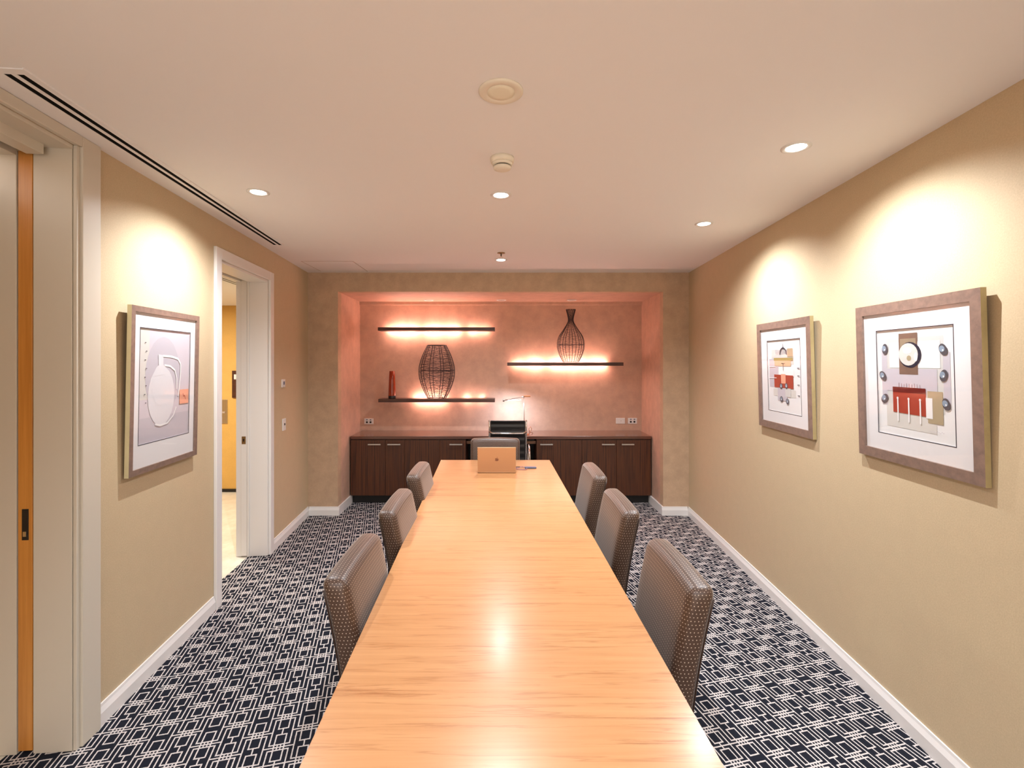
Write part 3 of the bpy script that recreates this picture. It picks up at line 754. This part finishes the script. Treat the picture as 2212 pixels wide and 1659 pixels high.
def picture(label, origin, ang, ycen, side, zb, zt, W, mold, pw, p_z0, p_z1, art, sidemat, frame_col, e0=.022, e1=.040):
    """local: x across the picture as the viewer sees it, y up, z out of the wall"""
    H = zt-zb
    t = bpy.data.objects.new('framed_picture', None); C.objects.link(t); tag(t, label, 'picture')
    # wall frame: along-wall direction and normal
    al = Vector((-math.sin(ang), math.cos(ang), 0)); nrm = Vector((math.cos(ang), math.sin(ang), 0))*side
    xax = al*(-side if side < 0 else 1); xax = Vector(xax)
    if side < 0: xax = -al
    else: xax = al
    up = Vector((0, 0, 1)); lean = (e1-e0)/H
    yax = (up+nrm*lean).normalized(); zax = xax.cross(yax).normalized()
    base = Vector(origin)+al*ycen+nrm*(e0)+up*zb
    m = Matrix((xax, yax, zax)).transposed().to_4x4(); m.translation = base
    t.matrix_world = m
    D = .020
    fm = bmesh.new(); h = W/2
    for a in (((-h, 0), (h, 0), (h-mold, mold), (-h+mold, mold)), ((h, 0), (h, H), (h-mold, H-mold), (h-mold, mold)),
              ((h, H), (-h, H), (-h+mold, H-mold), (h-mold, H-mold)), ((-h, H), (-h, 0), (-h+mold, mold), (-h+mold, H-mold))):
        lo_ = [fm.verts.new((x, y, -D)) for x, y in a]; hi_ = [fm.verts.new((x, y, 0)) for x, y in a]
        fm.faces.new(lo_[::-1]); fm.faces.new(hi_)
        for i in range(4):
            f = fm.faces.new((lo_[i], lo_[(i+1) % 4], hi_[(i+1) % 4], hi_[i])); f.material_index = 1 if i == 0 else 0
    obj('frame', fm, [frame_col, sidemat], t)
    zi = -.009
    mm = bmesh.new(); px0, px1, py0, py1 = -pw/2, pw/2, p_z0-zb, p_z1-zb
    b = .0
    for a in ((-h+mold-.003, mold-.003, px0, H-mold+.003), (px1, mold-.003, h-mold+.003, H-mold+.003), (px0, mold-.003, px1, py0), (px0, py1, px1, H-mold+.003)):
        bx(mm, a[0], a[2], a[1], a[3], zi-.003, zi)
    obj('mat_board', mm, P['mat'], t)
    bd = bmesh.new(); tt = .003
    for a in ((px0-tt, py0-tt, px0, py1+tt), (px1, py0-tt, px1+tt, py1+tt), (px0, py0-tt, px1, py0), (px0, py1, px1, py1+tt)): bx(bd, a[0], a[2], a[1], a[3], zi-.001, zi+.0006)
    obj('mat_line', bd, P['ink'], t)
    am = bmesh.new(); art(am, px0, py0, pw, py1-py0)
    for v in am.verts: v.co.z += zi-.0045
    obj('print', am, [P[k] for k in PK], t)
    g = bmesh.new(); bx(g, -h+mold-.002, h-mold+.002, mold-.002, H-mold+.002, zi+.002, zi+.004); obj('glass', g, M['pane'], t)
    obj('backing', B((-h+.01, h-.01, .01, H-.01, -D-.001, zi-.006)), M['shelf'], t)
    return t
def art_base(am, x, y, w_, h_, k='paper'): rect(am, x-.004, y-.004, x+w_+.004, y+h_+.004, PI_(k), 0)
def art1(am, x, y, w_, h_):
    art_base(am, x, y, w_, h_)
    R = lambda a, b, c, d, m_, l, sk=0: rect(am, x+a*w_, y+(1-d)*h_, x+c*w_, y+(1-b)*h_, PI_(m_), l, sk)
    E = lambda a, b, rx, ry, m_, l, rot=0: ell(am, x+a*w_, y+(1-b)*h_, rx*w_, ry*h_, PI_(m_), l, rot)
    R(.13, .08, .88, .75, 'grey', 1); R(.06, .17, .14, .72, 'lilac', 2); R(.87, .22, .95, .70, 'lilac', 2)
    R(.18, .12, .84, .36, 'paper', 3); R(.12, .70, .78, .92, 'speck', 2, -.004)
    R(.32, .04, .57, .42, 'brown', 4); R(.34, .09, .55, .25, 'taupe', 5)
    R(.13, .37, .80, .58, 'lilac', 3, .001); R(.68, .56, .86, .84, 'khaki', 4); R(.22, .54, .66, .78, 'red', 5, -.004); R(.22, .54, .66, .59, 'dred', 6)
    R(.66, .62, .74, .80, 'paper', 6)
    for k in range(9): R(.31+k*.035, .50+.005*(k % 3), .314+k*.035, .565, 'dred', 7)
    E(.47, .24, .150, .118, 'ink', 6); E(.45, .235, .128, .103, 'speck', 7); E(.46, .27, .03, .025, 'khaki', 8); E(.55, .26, .022, .04, 'white', 8); E(.44, .20, .06, .03, 'white', 8)
    for k, cx in enumerate((.29, .44, .59)):
        R(cx-.008, .64, cx+.010, .86, 'white', 8)
        E(cx, .645, .014, .012, 'white', 8)
    for cx, cy, rot in ((.12, .18, .3), (.88, .20, .9), (.08, .44, 1.2), (.88, .42, 0), (.10, .66, -.5), (.90, .66, .7)):
        E(cx, cy, .060, .038, 'stone', 8, rot+1.2); E(cx-.012, cy-.006, .030, .028, 'blue', 9, rot); E(cx, cy+.006, .009, .008, 'white', 10)
    for k in range(10): R(.70+k*.018, .905+.006*math.sin(k*2.1), .709+k*.018, .911+.006*math.sin(k*2.1), 'lilac', 9)
def art2(am, x, y, w_, h_):
    art_base(am, x, y, w_, h_)
    R = lambda a, b, c, d, m_, l, sk=0: rect(am, x+a*w_, y+(1-d)*h_, x+c*w_, y+(1-b)*h_, PI_(m_), l, sk)
    E = lambda a, b, rx, ry, m_, l, rot=0: ell(am, x+a*w_, y+(1-b)*h_, rx*w_, ry*h_, PI_(m_), l, rot)
    R(.24, .06, .64, .20, 'paper', 1); R(.12, .13, .80, .34, 'grey', 1); R(.62, .12, .78, .24, 'khaki', 2)
    R(.04, .26, .34, .66, 'lilac', 2); R(.34, .40, .80, .50, 'paper', 3); R(.22, .26, .72, .36, 'tan', 4); R(.20, .245, .78, .285, 'ochre', 5)
    R(.20, .48, .78, .66, 'red', 5, -.002); R(.42, .47, .56, .60, 'salmon', 6)
    R(.16, .68, .84, .78, 'speck', 2); R(.30, .66, .60, .84, 'lilac', 4); R(.54, .66, .70, .78, 'grey', 5)
    pts = [(.50+.10*math.cos(a), .20-.09*math.sin(a)) for a in [PI*k/14 for k in range(15)]]
    for (a, b), (c, d) in zip(pts, pts[1:]):
        tb = .010; dx, dy = c-a, d-b; L = math.hypot(dx, dy); nx, ny = -dy/L*tb, dx/L*tb
        poly(am, [(x+(a+nx)*w_, y+(1-b-ny)*h_), (x+(c+nx)*w_, y+(1-d-ny)*h_), (x+(c-nx)*w_, y+(1-d+ny)*h_), (x+(a-nx)*w_, y+(1-b+ny)*h_)], PI_('ink'), 7)
    R(.495, .05, .505, .11, 'ink', 7); R(.49, .32, .50, .42, 'ink', 7); R(.44, .32, .55, .326, 'ink', 7)
    for cy in (.38, .48, .60, .74): R(.90, cy, .96, cy+.01, 'ink', 7)
    R(.04, .365, .26, .373, 'white', 8); R(.04, .525, .28, .533, 'white', 8)
    for cx, cy, rot in ((.42, .64, 0), (.58, .63, .2), (.42, .82, 0), (.60, .84, .3)):
        E(cx, cy, .045, .040, 'stone', 8, rot); E(cx, cy-.004, .026, .026, 'blue', 9, rot); E(cx, cy+.004, .010, .008, 'white', 10)
def art3(am, x, y, w_, h_):
    art_base(am, x, y, w_, h_, 'plum')
    R = lambda a, b, c, d, m_, l, sk=0: rect(am, x+a*w_, y+(1-d)*h_, x+c*w_, y+(1-b)*h_, PI_(m_), l, sk)
    E = lambda a, b, rx, ry, m_, l, rot=0: ell(am, x+a*w_, y+(1-b)*h_, rx*w_, ry*h_, PI_(m_), l, rot)
    R(0, 0, .18, .62, 'speck', 1); R(.0, .78, 1, 1, 'lilac', 1)
    E(.45, .42, .34, .36, 'lilac', 2); E(.42, .60, .26, .27, 'jug', 4); E(.40, .50, .17, .19, 'jug', 5)
    poly(am, [(x+a*w_, y+(1-b)*h_) for a, b in ((.34, .22), (.44, .23), (.44, .33), (.52, .40), (.28, .42), (.35, .32))], PI_('jug'), 6)
    def stroke(pts, tb, m_, l):
        for (a, b), (c, d) in zip(pts, pts[1:]):
            dx, dy = c-a, d-b; L = math.hypot(dx, dy); nx, ny = -dy/L*tb, dx/L*tb
            poly(am, [(x+(a+nx)*w_, y+(1-b-ny)*h_), (x+(c+nx)*w_, y+(1-d-ny)*h_), (x+(c-nx)*w_, y+(1-d+ny)*h_), (x+(a-nx)*w_, y+(1-b+ny)*h_)], PI_(m_), l)
    stroke([(.43, .235), (.60, .24), (.74, .26), (.80, .31), (.80, .40), (.78, .52), (.76, .62)], .010, 'white', 7)
    stroke([(.46, .32), (.58, .33), (.68, .37), (.72, .45), (.72, .55)], .009, 'white', 7)
    stroke([(.72, .72), (.66, .80), (.54, .86), (.40, .87), (.30, .85)], .008, 'white', 7)
    R(.79, .56, .99, .70, 'salmon', 7)
    for k in range(8): R(.09+.02*(k % 2), .12+.075*k, .115+.02*(k % 2), .126+.075*k, 'ink', 7)
    stroke([(.86, .60), (.88, .63), (.90, .62), (.92, .66)], .004, 'red', 8)
picture('larger looking framed collage print with a round dish, nearest picture on the right wall', RO, AR, 1.985*kR, -1, 1.136, 1.837, .648, .044, .40, 1.257, 1.716, art1, M['frame_side'], M['frame'])
picture('framed collage print with an arch and red block, farther picture on the right wall', RO, AR, 3.012*kR, -1, 1.138, 1.838, .645, .044, .395, 1.257, 1.716, art2, M['frame_side'], M['frame'])
picture('tall framed print of a pale jug hanging on the left wall', LO, AL, 2.495*kL, 1, 1.036, 1.843, .578, .028, .425, 1.176, 1.741, art3, M['frame_cream'], M['frame'], e0=.030, e1=.045)
